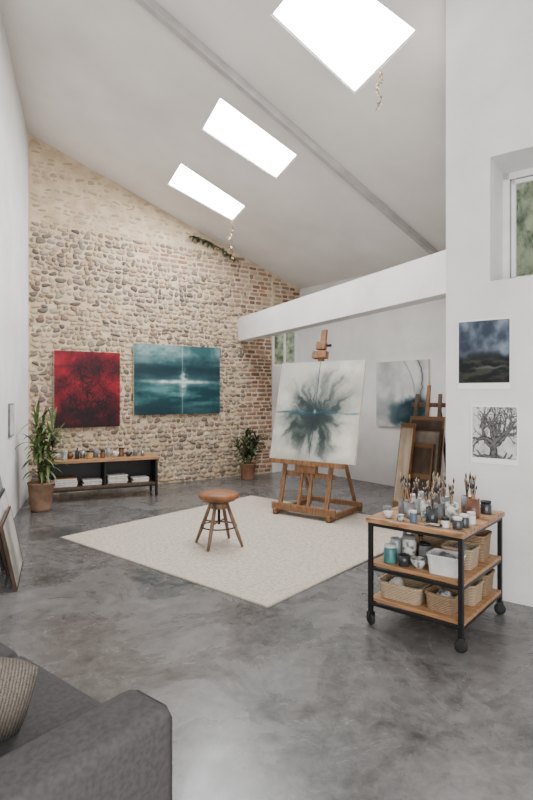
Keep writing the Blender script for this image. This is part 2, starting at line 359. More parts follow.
# ---------------------------------------------------------------- stonework
stone_c=[(162,145,126),(144,128,113),(174,155,132),(188,167,141),(126,113,101),(158,133,114),(180,159,135),(150,138,125),(196,177,152),(174,155,135),(136,122,110),(190,169,144),(116,104,94)]
sand_c=[(190,170,142),(182,163,137),(198,179,152),(175,156,132),(202,184,157)]
brick_c=[(144,109,93),(155,120,104),(130,101,89),(164,131,114),(122,99,90),(150,113,97)]
fade_c=[(172,147,128),(163,138,122),(180,158,139),(156,131,115),(178,156,138)]
def vary(c,a=11):
    k=random.uniform(-a,a); return tuple(max(0,min(255,v+k+random.uniform(-4,4))) for v in c)
def stonework(wall,smax,s_off,zmin,only_brick=False):
    bm=bmesh.new(); bm.from_mesh(wall.data)
    cl=bm.verts.layers.float_color.new('Col')
    for f in bm.faces: f.material_index=0
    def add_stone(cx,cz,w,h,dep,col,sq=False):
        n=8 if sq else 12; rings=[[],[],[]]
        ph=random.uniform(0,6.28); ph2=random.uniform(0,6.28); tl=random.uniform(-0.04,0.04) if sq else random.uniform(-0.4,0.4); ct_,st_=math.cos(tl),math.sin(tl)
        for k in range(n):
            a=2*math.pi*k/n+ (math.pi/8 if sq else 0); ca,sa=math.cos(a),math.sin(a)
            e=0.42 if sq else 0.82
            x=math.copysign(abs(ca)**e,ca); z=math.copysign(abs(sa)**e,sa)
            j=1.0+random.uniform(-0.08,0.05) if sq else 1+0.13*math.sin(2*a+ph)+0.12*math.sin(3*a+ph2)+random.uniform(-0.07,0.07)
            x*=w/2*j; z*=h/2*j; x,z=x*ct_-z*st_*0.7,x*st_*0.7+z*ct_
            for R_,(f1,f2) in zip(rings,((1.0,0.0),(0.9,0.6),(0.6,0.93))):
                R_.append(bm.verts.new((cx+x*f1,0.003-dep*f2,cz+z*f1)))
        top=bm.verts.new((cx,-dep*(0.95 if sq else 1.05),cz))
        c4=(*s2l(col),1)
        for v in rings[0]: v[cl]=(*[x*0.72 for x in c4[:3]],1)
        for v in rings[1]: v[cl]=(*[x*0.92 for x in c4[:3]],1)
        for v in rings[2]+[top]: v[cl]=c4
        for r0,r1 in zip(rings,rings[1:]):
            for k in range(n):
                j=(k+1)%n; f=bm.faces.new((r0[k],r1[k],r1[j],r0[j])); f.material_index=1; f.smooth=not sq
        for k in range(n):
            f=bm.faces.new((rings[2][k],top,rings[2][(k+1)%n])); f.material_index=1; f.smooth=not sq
    z=zmin+0.02
    while z<5.35:
        upper=z>4.0
        rh=random.uniform(0.058,0.096) if not upper else random.uniform(0.055,0.09)
        brickrow=random.random()<(0.3 if 3.0<z<3.95 else 0.0)
        s=random.uniform(0,0.05)
        while s<smax-0.05:
            pt=A+U*(s+s_off); zr=roofz(pt.x,pt.y)-0.04
            sg=s+s_off
            edge=3.68+0.22*noise.noise(Vector((z*2.3,1.7,0)))+0.12*math.sin(z*9)
            if z>2.9: edge-=0.3*min(1,(z-2.9)/0.4)
            col_b=sg>edge
            isb=only_brick or col_b or (brickrow and sg>1.9+0.8*noise.noise(Vector((z*3,4,2))) )
            if isb and random.random()<(0.93 if sg>3.9 else 0.82):
                w=min(random.uniform(0.13,0.22),smax-s-0.004)
                if z+rh>zr or w<0.04: s+=max(w,0.05); continue
                rb=min(rh,0.075)
                pal=brick_c if (col_b and z<3.0) else (fade_c if random.random()<0.65 else brick_c)
                add_stone(s+w/2,z+rh/2+random.uniform(-.005,.005),w-0.012,rb-0.014,0.012,vary(random.choice(pal)),True); s+=w
            elif upper:
                w=random.uniform(0.07,0.19)
                if s+w>smax-0.01: break
                if z+rh>zr: s+=w; continue
                if random.random()<0.65: add_stone(s+w/2,z+rh/2+random.uniform(-.015,.015),w-0.03,(rh-0.022)*random.uniform(.7,1),0.008,vary(random.choice(sand_c),8))
                s+=w
            else:
                w=random.uniform(0.055,0.145)*(1.3 if random.random()<0.12 else 1)
                if s+w>smax-0.01: break
                if z+rh>zr: s+=w; continue
                if random.random()<0.97: add_stone(s+w/2,z+rh/2+random.uniform(-.014,.014),w-0.009,(rh-0.004)*random.uniform(0.78,1.1),random.uniform(0.014,0.03),vary(random.choice(stone_c)))
                s+=w
        z+=rh
    if only_brick:
        p0,d,n,L=WBR; vs=[]
        for s_ in (0.001,L-0.001):
            w=p0+d*s_; vs.append((s_,roofz(w.x,w.y)+0.02))
        q=[bm.verts.new((vs[0][0],-0.002,zmin)),bm.verts.new((vs[1][0],-0.002,zmin)),bm.verts.new((vs[1][0],-0.002,vs[1][1])),bm.verts.new((vs[0][0],-0.002,vs[0][1]))]
        f=bm.faces.new(q); f.material_index=2
    wall.data.materials.append(M['stone']); wall.data.materials.append(M['mortar']); bm.to_mesh(wall.data); bm.free()
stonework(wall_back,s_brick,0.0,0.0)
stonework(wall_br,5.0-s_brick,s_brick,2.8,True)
# ---------------------------------------------------------------- artworks
def mix(a,b,t):
    t=max(0,min(1,t)); return tuple(a[i]*(1-t)+b[i]*t for i in range(3))
def sst(a,b,x):
    t=max(0,min(1,(x-a)/(b-a))); return t*t*(3-2*t)
def fb(x,y,s=3,o=5,z=0): return noise.fractal(Vector((x*s,y*s,z)),1.0,2.0,o)
def art(name,label,cat,w,h,t,func,loc,rot,material='paint',res=110,body='canvasback',childname='painted_surface'):
    o=tag(mk(name,bm_box(w,t,h,c=(0,-t/2,0)),body,loc=loc,rot=rot),label,cat)
    nx=int(res*min(1.5,max(0.7,w/h))); nz=res
    bm=bmesh.new(); cl=bm.verts.layers.float_color.new('Col'); g=[]
    for j in range(nz+1):
        row=[]
        for i in range(nx+1):
            u=i/nx;v=j/nz; vt=bm.verts.new(((u-.5)*w,-t-0.0015,(v-.5)*h)); vt[cl]=(*s2l(tuple(max(0,min(255,c)) for c in func(u,v))),1); row.append(vt)
        g.append(row)
    for j in range(nz):
        for i in range(nx): bm.faces.new((g[j][i],g[j][i+1],g[j+1][i+1],g[j+1][i]))
    mk(childname,bm,material,o); return o
def raster_branches(seed,roots,wander,split,nseg=5):
    rt=random.Random(seed); segs=[]
    def br(x,y,a,L,w,dp):
        for i in range(nseg):
            x2=x+math.cos(a)*L/nseg; y2=y+math.sin(a)*L/nseg; segs.append((x,y,x2,y2,w)); x,y=x2,y2; a+=rt.uniform(-wander,wander); w*=0.93
            if dp>0 and rt.random()<split: br(x,y,a+rt.choice((-1,1))*rt.uniform(.5,1.0),L*0.62,w*0.6,dp-1)
        if dp>0:
            for s_ in (-1,1): br(x,y,a+s_*rt.uniform(.25,.6),L*rt.uniform(.65,.85),w*0.68,dp-1)
    for r in roots: br(*r)
    return np.array([s for s in segs if -0.05<=s[0]<=1.05 and -0.05<=s[1]<=1.05])
def seg_dist(S,u,v):
    dx=S[:,2]-S[:,0]; dy=S[:,3]-S[:,1]
    t=np.clip(((u-S[:,0])*dx+(v-S[:,1])*dy)/(dx*dx+dy*dy+1e-9),0,1)
    d=np.hypot(u-S[:,0]-t*dx,v-S[:,1]-t*dy); k=d-S[:,4]*0.5; i=int(k.argmin()); return float(k[i]),float(d[i]/(S[i,4]*0.5+1e-6))
rr_=random.Random(9)
SR=raster_branches(5,[(0.5+rr_.uniform(-.4,.4),0.42+rr_.uniform(-.34,.3),rr_.uniform(0,6.28),0.1,0.014,2) for _ in range(26)],0.9,0.45,4)
def f_red(u,v):
    wx=0.04*fb(u,v,8,4,11); wy=0.04*fb(u,v,8,4,12)
    n=fb(u,v,3,6,1)
    c=mix((96,6,22),(146,14,36),0.5+n*1.2)
    k,q=seg_dist(SR,u+wx,v+wy); core=sst(0.62,0.2,math.hypot((u-0.55)*0.85,v-0.42)+0.3*n)
    c=mix(c,(44,5,16),core*0.5)
    b=abs(fb(u+wx,v+wy,9.0,4,17)); d=abs(fb(u-wx,v+wy,19.0,3,37))
    dark=max(sst(0.008,-0.002,k),sst(0.08,0.02,b)*0.85,sst(0.1,0.03,d)*0.75)
    c=mix(c,(16,5,11),dark*(0.2+0.75*core))
    hz=sst(0.03,0.0,abs(v-0.8+0.02*n)); c=mix(c,(60,6,20),hz*0.45)
    if v>0.82: c=mix(c,(162,32,52),0.3*sst(-0.1,0.3,n))
    c=mix(c,(20,6,12),sst(0.22,0.0,v+0.15*n)*0.8)
    return c
def f_teal(u,v):
    n=fb(u,v,2.5,6,2); m=fb(u*0.5,v*2,4,6,9); g=fb(u,v,22,4,77)
    sky=mix((42,82,86),(128,154,152),0.4+n*1.2+0.15*math.sin(u*7)+0.25*g)
    hor=0.52+0.04*n
    c=sky
    c=mix(c,(10,40,48),sst(0.28,0.02,abs(v-hor-0.07)+0.12*m)*0.95)
    if v<hor: c=mix(c,mix((14,52,58),(76,120,120),0.35+m*0.9+0.2*g),sst(0,0.08,hor-v))
    c=mix(c,(9,36,44),sst(0.25,0.0,v)*0.65)
    streak=math.exp(-((v-0.47)/0.024)**2)*sst(0.55,0.0,abs(u-0.5))*(0.7+0.8*max(0,fb(u,v,14,3,4)+0.4))
    c=mix(c,(216,224,214),min(1,streak))
    halo=math.exp(-((v-0.47)/0.07)**2)*sst(0.5,0.0,abs(u-0.55)); c=mix(c,(150,176,172),halo*0.35)
    glow=math.exp(-(((u-0.55)/0.04)**2+((v-0.47)/0.18)**2))*(0.7+fb(u,v,18,3,8)); c=mix(c,(212,222,214),max(0,min(1,glow))*0.85)
    vl=math.exp(-((u-0.54)/0.006)**2); c=mix(c,(190,204,198),vl*0.4)
    return c
def f_burst(u,v):
    wx=0.11*fb(u,v,2.6,6,4)+0.03*fb(u,v,9,4,5); wy=0.11*fb(u,v,2.6,6,14)+0.03*fb(u,v,9,4,15)
    n=fb(u,v,2.2,6,24); c=mix((174,170,160),(218,213,202),0.58+n*1.0)
    dx,dy=u-0.48+wx,v-0.46+wy; r=math.hypot(dx,dy*0.95); a=math.atan2(dy,dx); ca,sa=math.cos(a),math.sin(a)
    ray=noise.fractal(Vector((ca*4.2,sa*4.2,r*2.0)),0.8,2.1,5)
    lobe=noise.noise(Vector((ca*1.7,sa*1.7,3.3)))
    R=0.38+0.15*lobe+0.08*ray
    tex=fb(u+wx,v+wy,6,7,7)
    halo=sst(R+0.22,R-0.14,r)
    c=mix(c,mix((146,148,140),(112,118,112),0.5+tex),halo*0.8)
    dens=sst(R+0.08,R-0.26,r)
    c=mix(c,mix((44,56,54),(92,102,96),0.5+tex*1.1),dens*0.85)
    core=sst(0.28,0.03,math.hypot(u-0.47+wx,v-0.44+wy)+0.05*ray)
    c=mix(c,(18,28,30),core*0.82)
    c=mix(c,(28,38,39),sst(0.05,0.6,ray)*dens*0.6)
    c=mix(c,(166,170,161),sst(0.0,0.6,-ray)*halo*0.6*sst(0.04,0.22,r))
    vx=0.49+0.012*fb(0,v,5,3,2); c=mix(c,(22,44,60),math.exp(-((u-vx)/0.006)**2)*(0.75+0.4*fb(u,v,8,2,1))*sst(0,0.1,v))
    hy=0.48+0.015*fb(u,0,4,3,6); hz=math.exp(-((v-hy)/0.009)**2)*max(0,0.75+1.0*fb(u,v,6,4,9)); c=mix(c,(20,76,96),min(1,hz)*0.9)
    c=mix(c,(26,64,78),math.exp(-((v-hy)/0.03)**2)*sst(0.08,0.3,u)*sst(0.8,0.5,u)*0.4)
    c=mix(c,(206,212,206),math.exp(-(((u-vx)/0.013)**2+((v-hy-0.01)/0.02)**2))*0.6)
    g=sst(0.0,0.35,fb(u,v,1.6,5,44)+0.2*(v-0.5)); c=mix(c,(134,133,125),g*0.45*(1-halo))
    ed=sst(0.1,0.0,min(u,v,1-u,1-v)+0.05*n); c=mix(c,(150,148,140),ed*0.35)
    return c
def f_mist(u,v):
    n=fb(u,v,2.0,6,14); c=mix((164,167,168),(214,214,211),0.62+n*1.0)
    e=abs(u-(0.74+0.16*math.sin(v*3.6-0.9)+0.06*fb(0,v,4,3,2))); c=mix(c,(38,42,46),math.exp(-(e/0.014)**2)*0.9*sst(0.25,0.4,v))
    e2=abs(u-(0.45+0.3*math.sin(v*2.6+0.2))); c=mix(c,(90,96,98),math.exp(-(e2/0.01)**2)*0.6*sst(0.45,0.6,v))
    c=mix(c,(118,124,127),sst(0.16,0.0,e+0.1*n)*0.55)
    d=math.hypot((u-0.68)/1.6,(v-0.22)); c=mix(c,(12,42,52),sst(0.3,0.14,d+0.14*n)*0.98)
    d=math.hypot((u-0.25)/1.6,(v-0.3)); c=mix(c,(120,127,130),sst(0.3,0.05,d+0.25*n)*0.5)
    return c
def f_land(u,v):
    if v<0.09 or min(u,1-u,1-v)<0.025: return (232,231,229)
    n=fb(u,v,3,6,21); m=fb(u*0.6,v*2.2,5,6,3)
    c=mix((46,56,70),(116,127,140),0.35+n*1.1+0.4*(v-0.7))
    h=0.64+0.1*fb(u,0,3,4,2)-0.12*u
    c=mix(c,mix((36,44,54),(20,26,30),0.5+n),sst(-0.05,0.08,h-v)*0.9)
    if v<0.5: c=mix(c,mix((14,18,20),(50,52,44),0.35+m*1.5),sst(0.5,0.4,v))
    c=mix(c,(140,143,140),math.exp(-((v-0.3-0.05*n)/0.016)**2)*sst(0.5,0.1,abs(u-0.6))*0.5)
    c=mix(c,(120,130,138),math.exp(-((v-0.55-0.1*n)/0.06)**2)*0.35)
    return c
SG=raster_branches(21,[(0.5,0.1,1.8,0.3,0.17,2),(0.5,0.3,1.2,0.28,0.1,3),(0.46,0.34,2.2,0.28,0.09,3),(0.45,0.3,2.75,0.34,0.07,3),(0.54,0.32,0.45,0.34,0.07,3),(0.5,0.5,1.6,0.26,0.06,3),(0.5,0.14,3.6,0.26,0.07,1),(0.52,0.14,-0.4,0.28,0.07,1)],0.42,0.3)
def f_tree(u,v):
    c=mix((170,169,167),(204,203,201),0.5+fb(u,v,3,4,5)*1.2)
    if v<0.1 or min(u,1-u,1-v)<0.035: return (232,231,229)
    k,q=seg_dist(SG,u+0.012*fb(u,v,12,3,1),v+0.012*fb(u,v,12,3,2))
    shade=mix((96,94,94),(32,30,32),sst(0.2,0.85,q)+0.8*fb(u,v,18,3,2))
    c=mix(c,shade,sst(0.005,-0.002,k)*0.95)
    c=mix(c,(78,76,76),sst(0.28,0.1,v)*sst(-0.1,0.3,fb(u,v,9,5,3))*0.8)
    return c
def hang(W,tl,br_,name,label,func,t=0.03,off=0.0,**k):
    s0,z1=wall_sz(W,*tl); s1,z0=wall_sz(W,*br_)
    _,z1b=wall_sz(W,br_[0],tl[1]); _,z0b=wall_sz(W,tl[0],br_[1])
    zt=(z1+z1b)/2; zb=(z0+z0b)/2
    return art(name,label,k.pop('cat','painting'),abs(s1-s0),zt-zb,t,func,wall_world(W,(s0+s1)/2,(zt+zb)/2,off),(0,0,wall_rz(W)),**k)
hang(WB,(53,352),(118.5,427),'painting','crimson and black abstract canvas on the stone wall',f_red,off=0.036,res=150)
hang(WB,(132.5,346),(218,414),'painting','teal seascape abstract canvas with white horizon glow',f_teal,off=0.036,res=120)
hang(WS,(378,361),(430,427),'painting','pale misty grey canvas with dark teal patch',f_mist,off=0.002,t=0.04)
hang(WR,(458,319),(511,389),'art_print','dark blue moody landscape print on the white wall',f_land,t=0.004,off=0.001,material='ink',body='paper',cat='poster',childname='printed_surface')
hang(WR,(471,405),(519,464),'art_print','black ink drawing of a bare twisted tree',f_tree,t=0.004,off=0.001,material='ink',body='paper',cat='poster',childname='printed_surface',res=130)
# ---------------------------------------------------------------- rug
RL=floorpt(60,538); RBt=floorpt(268,608.5); dx=(RBt-RL); rw=dx.length; rz=math.atan2(dx.y,dx.x); dy=Vector((-dx.y,dx.x,0)).normalized()
rd=2.98; rc=(RL+RBt)/2+dy*rd/2
RUGZ=0.012
rg=thing('rug','large beige woven area rug on the concrete floor','rug',(rc.x,rc.y,0.0005),rz)
mk('rug_pile',bm_box(rw-0.03,rd-0.03,RUGZ,bevel=0.003),'rug',rg,loc=(0,0,RUGZ/2))
b=bmesh.new()
for sx,sy,cx,cy in ((rw,0.015,0,rd/2-0.0075),(rw,0.015,0,-rd/2+0.0075),(0.015,rd-0.03,rw/2-0.0075,0),(0.015,rd-0.03,-rw/2+0.0075,0)): bm_box(sx,sy,RUGZ-0.002,c=(cx,cy,(RUGZ-0.002)/2),bm=b)
mk('rug_binding',b,'rugedge',rg)
# ---------------------------------------------------------------- stool
p=floorpt(219,546); st=thing('stool','round tan leather stool with four splayed wooden legs on the rug','stool',(p.x,p.y,RUGZ+0.004),0.45)
SH=0.015
lathe('seat',[(0,0.436+SH),(0.17,0.436+SH),(0.192,0.445+SH),(0.2,0.464+SH),(0.197,0.484+SH),(0.18,0.496+SH),(0.12,0.503+SH),(0,0.504+SH)],'leather',st,seg=36)
lathe('seat_rim',[(0,0.418+SH),(0.14,0.418+SH),(0.16,0.424+SH),(0.16,0.44+SH),(0,0.44+SH)],'darkwood',st,seg=32)
lathe('screw',[(0,0.2),(0.014,0.2),(0.014,0.42),(0.05,0.43),(0,0.435)],'black',st,seg=12)
lathe('hub',[(0,0.36),(0.085,0.36),(0.095,0.37),(0.095,0.41),(0.085,0.42),(0,0.42)],'stoolwood',st,seg=24)
for k in range(4):
    a=math.pi/4+k*math.pi/2; ca,sa=math.cos(a),math.sin(a)
    tube('leg',[(0.085*ca,0.085*sa,0.41),(0.14*ca,0.14*sa,0.27),(0.205*ca,0.205*sa,0.11),(0.25*ca,0.25*sa,0.0)],[0.016,0.019,0.018,0.013],'stoolwood',st,seg=10)
mk('ring_brace',bm_tube([(0.175*math.cos(2*math.pi*k/28),0.175*math.sin(2*math.pi*k/28),0.185) for k in range(28)],0.007,8,closed=True),'black',st,smooth=True)
for a in (math.pi/4,-math.pi/4): mk('stretcher',bm_tube([(0.155,0,0.225),(-0.155,0,0.225)],0.008,8),'stoolwood',st,rot=(0,0,a),smooth=True)
# ---------------------------------------------------------------- main easel
ez=-0.6435; EZ=RUGZ+0.001
es=thing('easel','large wooden studio easel holding an abstract canvas on the rug','easel',(0.65,6.70,EZ),ez)
for x in (-0.38,0.38):
    box('base_runner',(0.05,0.84,0.06),(x,0,0.045),'easelwood',es,0.006)
    for y in (-0.38,0.38): box('foot',(0.055,0.06,0.016),(x,y,0.008),'darkwood',es,0.002)
box('cross_rail',(0.9,0.045,0.085),(0,-0.36,0.1),'easelwood',es,0.006)
box('cross_rail',(0.9,0.045,0.06),(0,0.3,0.1),'easelwood',es,0.006)
box('base_shelf',(0.7,0.14,0.02),(0,-0.27,0.085),'easelwood',es,0.003)
TA=math.radians(13); sl=math.tan(TA)
def ly(z,y0=-0.235): return y0+(z-0.66)*sl
for x in (-0.33,0.33): beam('upright',(x,ly(0.1),0.1),(x,ly(1.1),1.1),0.055,0.032,'easelwood',es)
for x in (-0.07,0.07): beam('mast_rail',(x,ly(0.12)+0.01,0.12),(x,ly(1.75)+0.01,1.75),0.04,0.03,'easelwood',es)
beam('mast',(0,ly(0.5)+0.02,0.5),(0,ly(2.3)+0.02,2.31),0.075,0.04,'easelwood',es)
for z_ in (0.5,1.05): box('cross_bar',(0.74,0.03,0.06),(0,ly(z_)+0.035,z_),'easelwood',es,0.004,rot=(-TA,0,0))
for x in (-0.33,0.33): beam('rear_strut',(x,ly(1.08)+0.03,1.08),(x,0.36,0.09),0.04,0.03,'easelwood',es)
box('canvas_tray',(1.06,0.1,0.03),(0.02,ly(0.66)-0.065,0.645),'easelwood',es,0.004)
box('tray_lip',(1.06,0.018,0.055),(0.02,ly(0.66)-0.115,0.655),'easelwood',es,0.003)
box('tray_support',(0.3,0.07,0.1),(0,ly(0.6)-0.03,0.58),'easelwood',es,0.006)
box('canvas_clamp',(0.2,0.08,0.09),(0,ly(1.98)-0.02,1.98),'easelwood',es,0.003,rot=(-TA,0,0))
box('clamp_block',(0.13,0.06,0.1),(0,ly(2.1)-0.015,2.1),'easelwood',es,0.003,rot=(-TA,0,0))
bm=bm_lathe([(0,-0.03),(0.018,-0.03),(0.018,0.03),(0,0.03)],10); mk('clamp_knob',bm,'black',es,loc=(0.09,ly(2.08)+0.02,2.1),rot=(0,math.pi/2,0),smooth=True)
cm=Matrix.Translation((0.65,6.70,EZ))@Matrix.Rotation(ez,4,'Z')@Matrix.Translation((0.06,ly(0.66+0.62)-0.03,0.665+0.612))@Matrix.Rotation(-TA,4,'X')
art('canvas','off-white canvas with smoky dark teal ink burst on the easel','painting',1.2,1.245,0.035,f_burst,cm.translation,cm.to_euler(),res=190)
# ---------------------------------------------------------------- storage easel with stacked canvases
e2o=Vector((2.12,7.2,0)); E2R=-0.75; e2=thing('easel','dark brown wooden studio easel beside the white wall','easel',e2o,E2R)
for x in (-0.22,0.22):
    beam('upright',(x,-0.1,0.03),(x*0.75,0.16,1.5),0.05,0.03,'darkwood',e2)
    box('base_runner',(0.05,0.6,0.05),(x,0.1,0.025),'darkwood',e2,0.005)
    beam('rear_strut',(x,0.36,0.05),(x*0.8,0.14,1.25),0.04,0.025,'darkwood',e2)
beam('mast',(0,-0.03,0.25),(0,0.17,1.62),0.05,0.03,'easelwood',e2)
for z_,y_ in ((0.35,-0.02),(0.95,0.08),(1.35,0.15)): box('cross_bar',(0.5,0.03,0.06),(0,y_,z_),'darkwood',e2,0.004)
box('canvas_tray',(0.62,0.09,0.03),(0,-0.12,0.33),'darkwood',e2,0.004)
def f_tan(u,v): return (120,90,60) if min(u,1-u,v,1-v)<0.07 else mix((150,134,112),(192,176,152),0.5+fb(u,v,2,5,31))
def f_brn(u,v): return (112,82,56) if min(u,1-u,v,1-v)<0.07 or abs(v-0.5)<0.03 else mix((50,41,33),(84,67,52),0.5+fb(u,v,2,5,41))
def f_gr(u,v): return (70,52,38) if min(u,1-u,v,1-v)<0.05 else mix((110,100,90),(164,152,136),0.5+fb(u,v,2,5,51))
def lean(loc,rz,w,h,tilt,func,label,name='canvas',t=0.025,body='canvasback',res=40):
    m=Matrix.Translation(loc)@Matrix.Rotation(rz,4,'Z')@Matrix.Rotation(-tilt,4,'X')@Matrix.Translation((0,0,h/2))
    return art(name,label,'painting',w,h,t,func,m.translation,m.to_euler(),res=res,body=body)
def e2w(x,y,z): return Matrix.Translation(e2o)@Matrix.Rotation(E2R,4,'Z')@Vector((x,y,z))
lean(e2w(0.05,-0.125,0.35),E2R,0.5,0.86,0.19,f_brn,'back of a stretched brown canvas on the studio easel')
lean(e2w(0.06,-0.24,0.0),E2R-0.08,0.5,1.05,0.15,f_gr,'grey-brown toned canvas leaning against the studio easel',t=0.035,body='darkwood')
lean(e2w(0.05,-0.31,0.0),E2R-0.14,0.4,0.86,0.15,f_brn,'dark brown canvas leaning in the stack',t=0.03,body='darkwood')
lean(e2w(-0.16,-0.33,0.0),E2R-0.3,0.24,1.12,0.15,f_tan,'narrow framed tan canvas leaning against the studio easel',t=0.035,body='easelwood')
# ---------------------------------------------------------------- framed works leaning on left wall
lp0=floorpt(0,597); lp1=floorpt(15,545); ld=(lp1-lp0).normalized(); lrz=math.atan2(ld.y,ld.x); ln=Vector((ld.y,-ld.x,0))
def wl_f(seed,ed,c1=(206,206,204),c2=(168,170,170)):
    return lambda u,v: ed if min(u,v,1-u,1-v)<0.035 else mix(c1,c2,0.4+fb(u,v,2,4,seed))
lean(lp0+ld*1.1-ln*0.05,lrz,0.9,0.82,0.2,wl_f(61,(50,48,46)),'pale picture in thin dark frame leaning against the wall',name='framed_picture',body='darkjar',t=0.02)
lean(lp0+ld*0.92-ln*0.0,lrz,0.86,0.73,0.2,wl_f(71,(60,48,40),(150,150,150),(110,114,116)),'grey picture in thin brown frame leaning against another',name='framed_picture',body='darkwood',t=0.02)
lean(lp0+ld*0.7+ln*0.045,lrz,0.8,0.64,0.2,wl_f(81,(40,38,38)),'small pale picture in thin dark frame leaning in front',name='framed_picture',body='darkjar',t=0.02)
lean(lp0+ld*0.45+ln*0.09,lrz,0.76,0.52,0.2,wl_f(85,(54,42,34),(170,164,156),(120,116,110)),'small grey picture in thin brown frame leaning in front',name='framed_picture',body='darkwood',t=0.02)
s_,z_=wall_sz(WL,10,422)
art('framed_picture','small pale framed picture hung on the white wall','painting',0.3,0.38,0.02,wl_f(91,(120,118,114)),wall_world(WL,s_,1.2,0.002),(0,0,wall_rz(WL)),res=60,body='greycup')
# ---------------------------------------------------------------- bench
bl=floorpt(48,504.5); brr=floorpt(158,495.5); bd2=(brr-bl); BLn=bd2.length; brz=math.atan2(bd2.y,bd2.x); bx=bd2.normalized(); by=Vector((-bx.y,bx.x,0))
bc=(bl+brr)/2+by*0.2
bn=thing('storage_bench','low black metal bench with oak top and open shelf','bench',(bc.x,bc.y,0),brz)
hb=0.58
box('bench_top',(BLn+0.04,0.44,0.04),(0,0,hb-0.02),'wood',bn,0.004)
for x in (-BLn/2+0.02,BLn/2-0.02):
    for y in (-0.18,0.18): box('leg',(0.035,0.035,hb-0.04),(x,y,(hb-0.04)/2),'black',bn,0.003)
    box('side_panel',(0.015,0.34,0.36),(x,0,0.35),'black',bn,0.002)
box('divider',(0.02,0.38,0.33),(0,0,0.37),'black',bn,0.002)
box('shelf',(BLn-0.04,0.38,0.03),(0,0,0.19),'darkwood',bn,0.003)
box('back_panel',(BLn-0.04,0.012,0.34),(0,0.185,0.37),'black',bn,0.002)
box('front_rail',(BLn-0.04,0.02,0.025),(0,-0.185,0.16),'black',bn,0.002)
def bw(x,y,z): return Vector((bc.x,bc.y,0))+bx*x+by*y+Vector((0,0,z))
def vessel(name,label,cat,loc,r,h,material,kind='jar',lid=None,group=None):
    if kind=='jar': prof=[(0,0),(r,0),(r*1.02,h*0.1),(r*1.02,h*0.8),(r*0.9,h*0.88),(r*0.9,h),(r*0.8,h),(r*0.8,h*0.5),(0,h*0.5)]
    elif kind=='cup': prof=[(0,0),(r*0.85,0),(r,h),(r*0.92,h),(r*0.8,h*0.55),(0,h*0.55)]
    elif kind=='bottle': prof=[(0,0),(r,0),(r,h*0.6),(r*0.4,h*0.76),(r*0.36,h*0.95),(r*0.42,h),(0,h)]
    elif kind=='bowl': prof=[(0,0),(r*0.5,0),(r*0.85,h*0.45),(r,h),(r*0.93,h),(r*0.76,h*0.5),(0,h*0.2)]
    o=tag(lathe(name,prof,material,loc=loc,seg=18),label,cat,group)
    if lid: lathe('lid',[(0,h-0.002),(r*0.95,h-0.002),(r*0.95,h+0.014),(0,h+0.016)] if kind!='bottle' else [(0,h),(r*0.45,h),(r*0.45,h+0.02),(0,h+0.02)],lid,o,seg=16)
    return o
bi=[(-0.62,0.03,.04,.08,'ceramic','cup','white ceramic cup'),(-0.53,-.05,.035,.12,'jarglass','jar','cloudy glass jar'),(-0.45,.04,.05,.07,'brown','bowl','brown ceramic bowl'),(-0.36,-.03,.03,.16,'darkjar','bottle','dark glass bottle'),(-0.28,.05,.04,.1,'tin','cup','tin cup'),(-0.19,-.04,.045,.09,'ochre','jar','ochre paint jar'),(-0.1,.05,.04,.12,'greycup','cup','grey stoneware cup'),(-.01,-.03,.035,.09,'brown','jar','amber glass jar'),(.08,.04,.03,.17,'jarglass','bottle','cloudy glass bottle'),(.17,-.04,.05,.08,'ceramic','bowl','white ceramic bowl'),(.26,.03,.04,.11,'brown','jar','amber paint jar'),(.36,-.02,.05,.06,'darkjar','bowl','dark ceramic bowl'),(.47,.04,.035,.09,'greycup','cup','small grey cup'),(.56,-.04,.03,.07,'tin','cup','small tin cup')]
for x,y,r,h,m_,k_,lb in bi:
    vessel(k_,lb+' on the oak bench top',k_,bw(x,y,hb+0.001),r,h,m_,k_,lid='black' if (k_=='jar' and m_!='jarglass') else None,group='vessels on the bench')
def book(loc,rz,w,d,h,material,label,group):
    o=thing('book',label,'book',loc,rz,group)
    box('cover',(w,d,h),(0,0,h/2),material,o,0.002); box('pages',(w-0.008,d-0.004,h*0.7),(0.004,-0.005,h/2),'paper',o,0.001); return o
def stack(x0,y0,mats,w,d,h,gname,a=0.05):
    zz=0.206
    for i,(m_,lb) in enumerate(mats):
        book(bw(x0,y0,zz),brz+a*((i*2)%3-1),w,d,h,m_,lb+' lying in a stack on the shelf',gname); zz+=h+0.001
stack(-0.52,-0.02,(('paper','white paperback'),('greycup','grey hardback'),('paper','white paperback'),('ochre','tan hardback')),0.3,0.22,0.028,'books stacked on bench shelf')
stack(-0.16,0.0,(('paper','thin white sketchbook'),('darkjar','thin black sketchbook'),('paper','thin white sketchbook')),0.26,0.2,0.024,'sketchbooks stacked on bench shelf')
stack(0.19,0.0,(('darkwood','brown hardback'),('paper','white paperback'),('ochre','tan hardback'),('greycup','grey hardback'),('paper','white paperback')),0.28,0.2,0.022,'mixed books stacked on bench shelf',0.07)
stack(0.52,0.0,(('paper','white drawing pad'),('brown','brown hardback'),('paper','white drawing pad')),0.24,0.22,0.02,'drawing pads stacked on bench shelf',0.04)
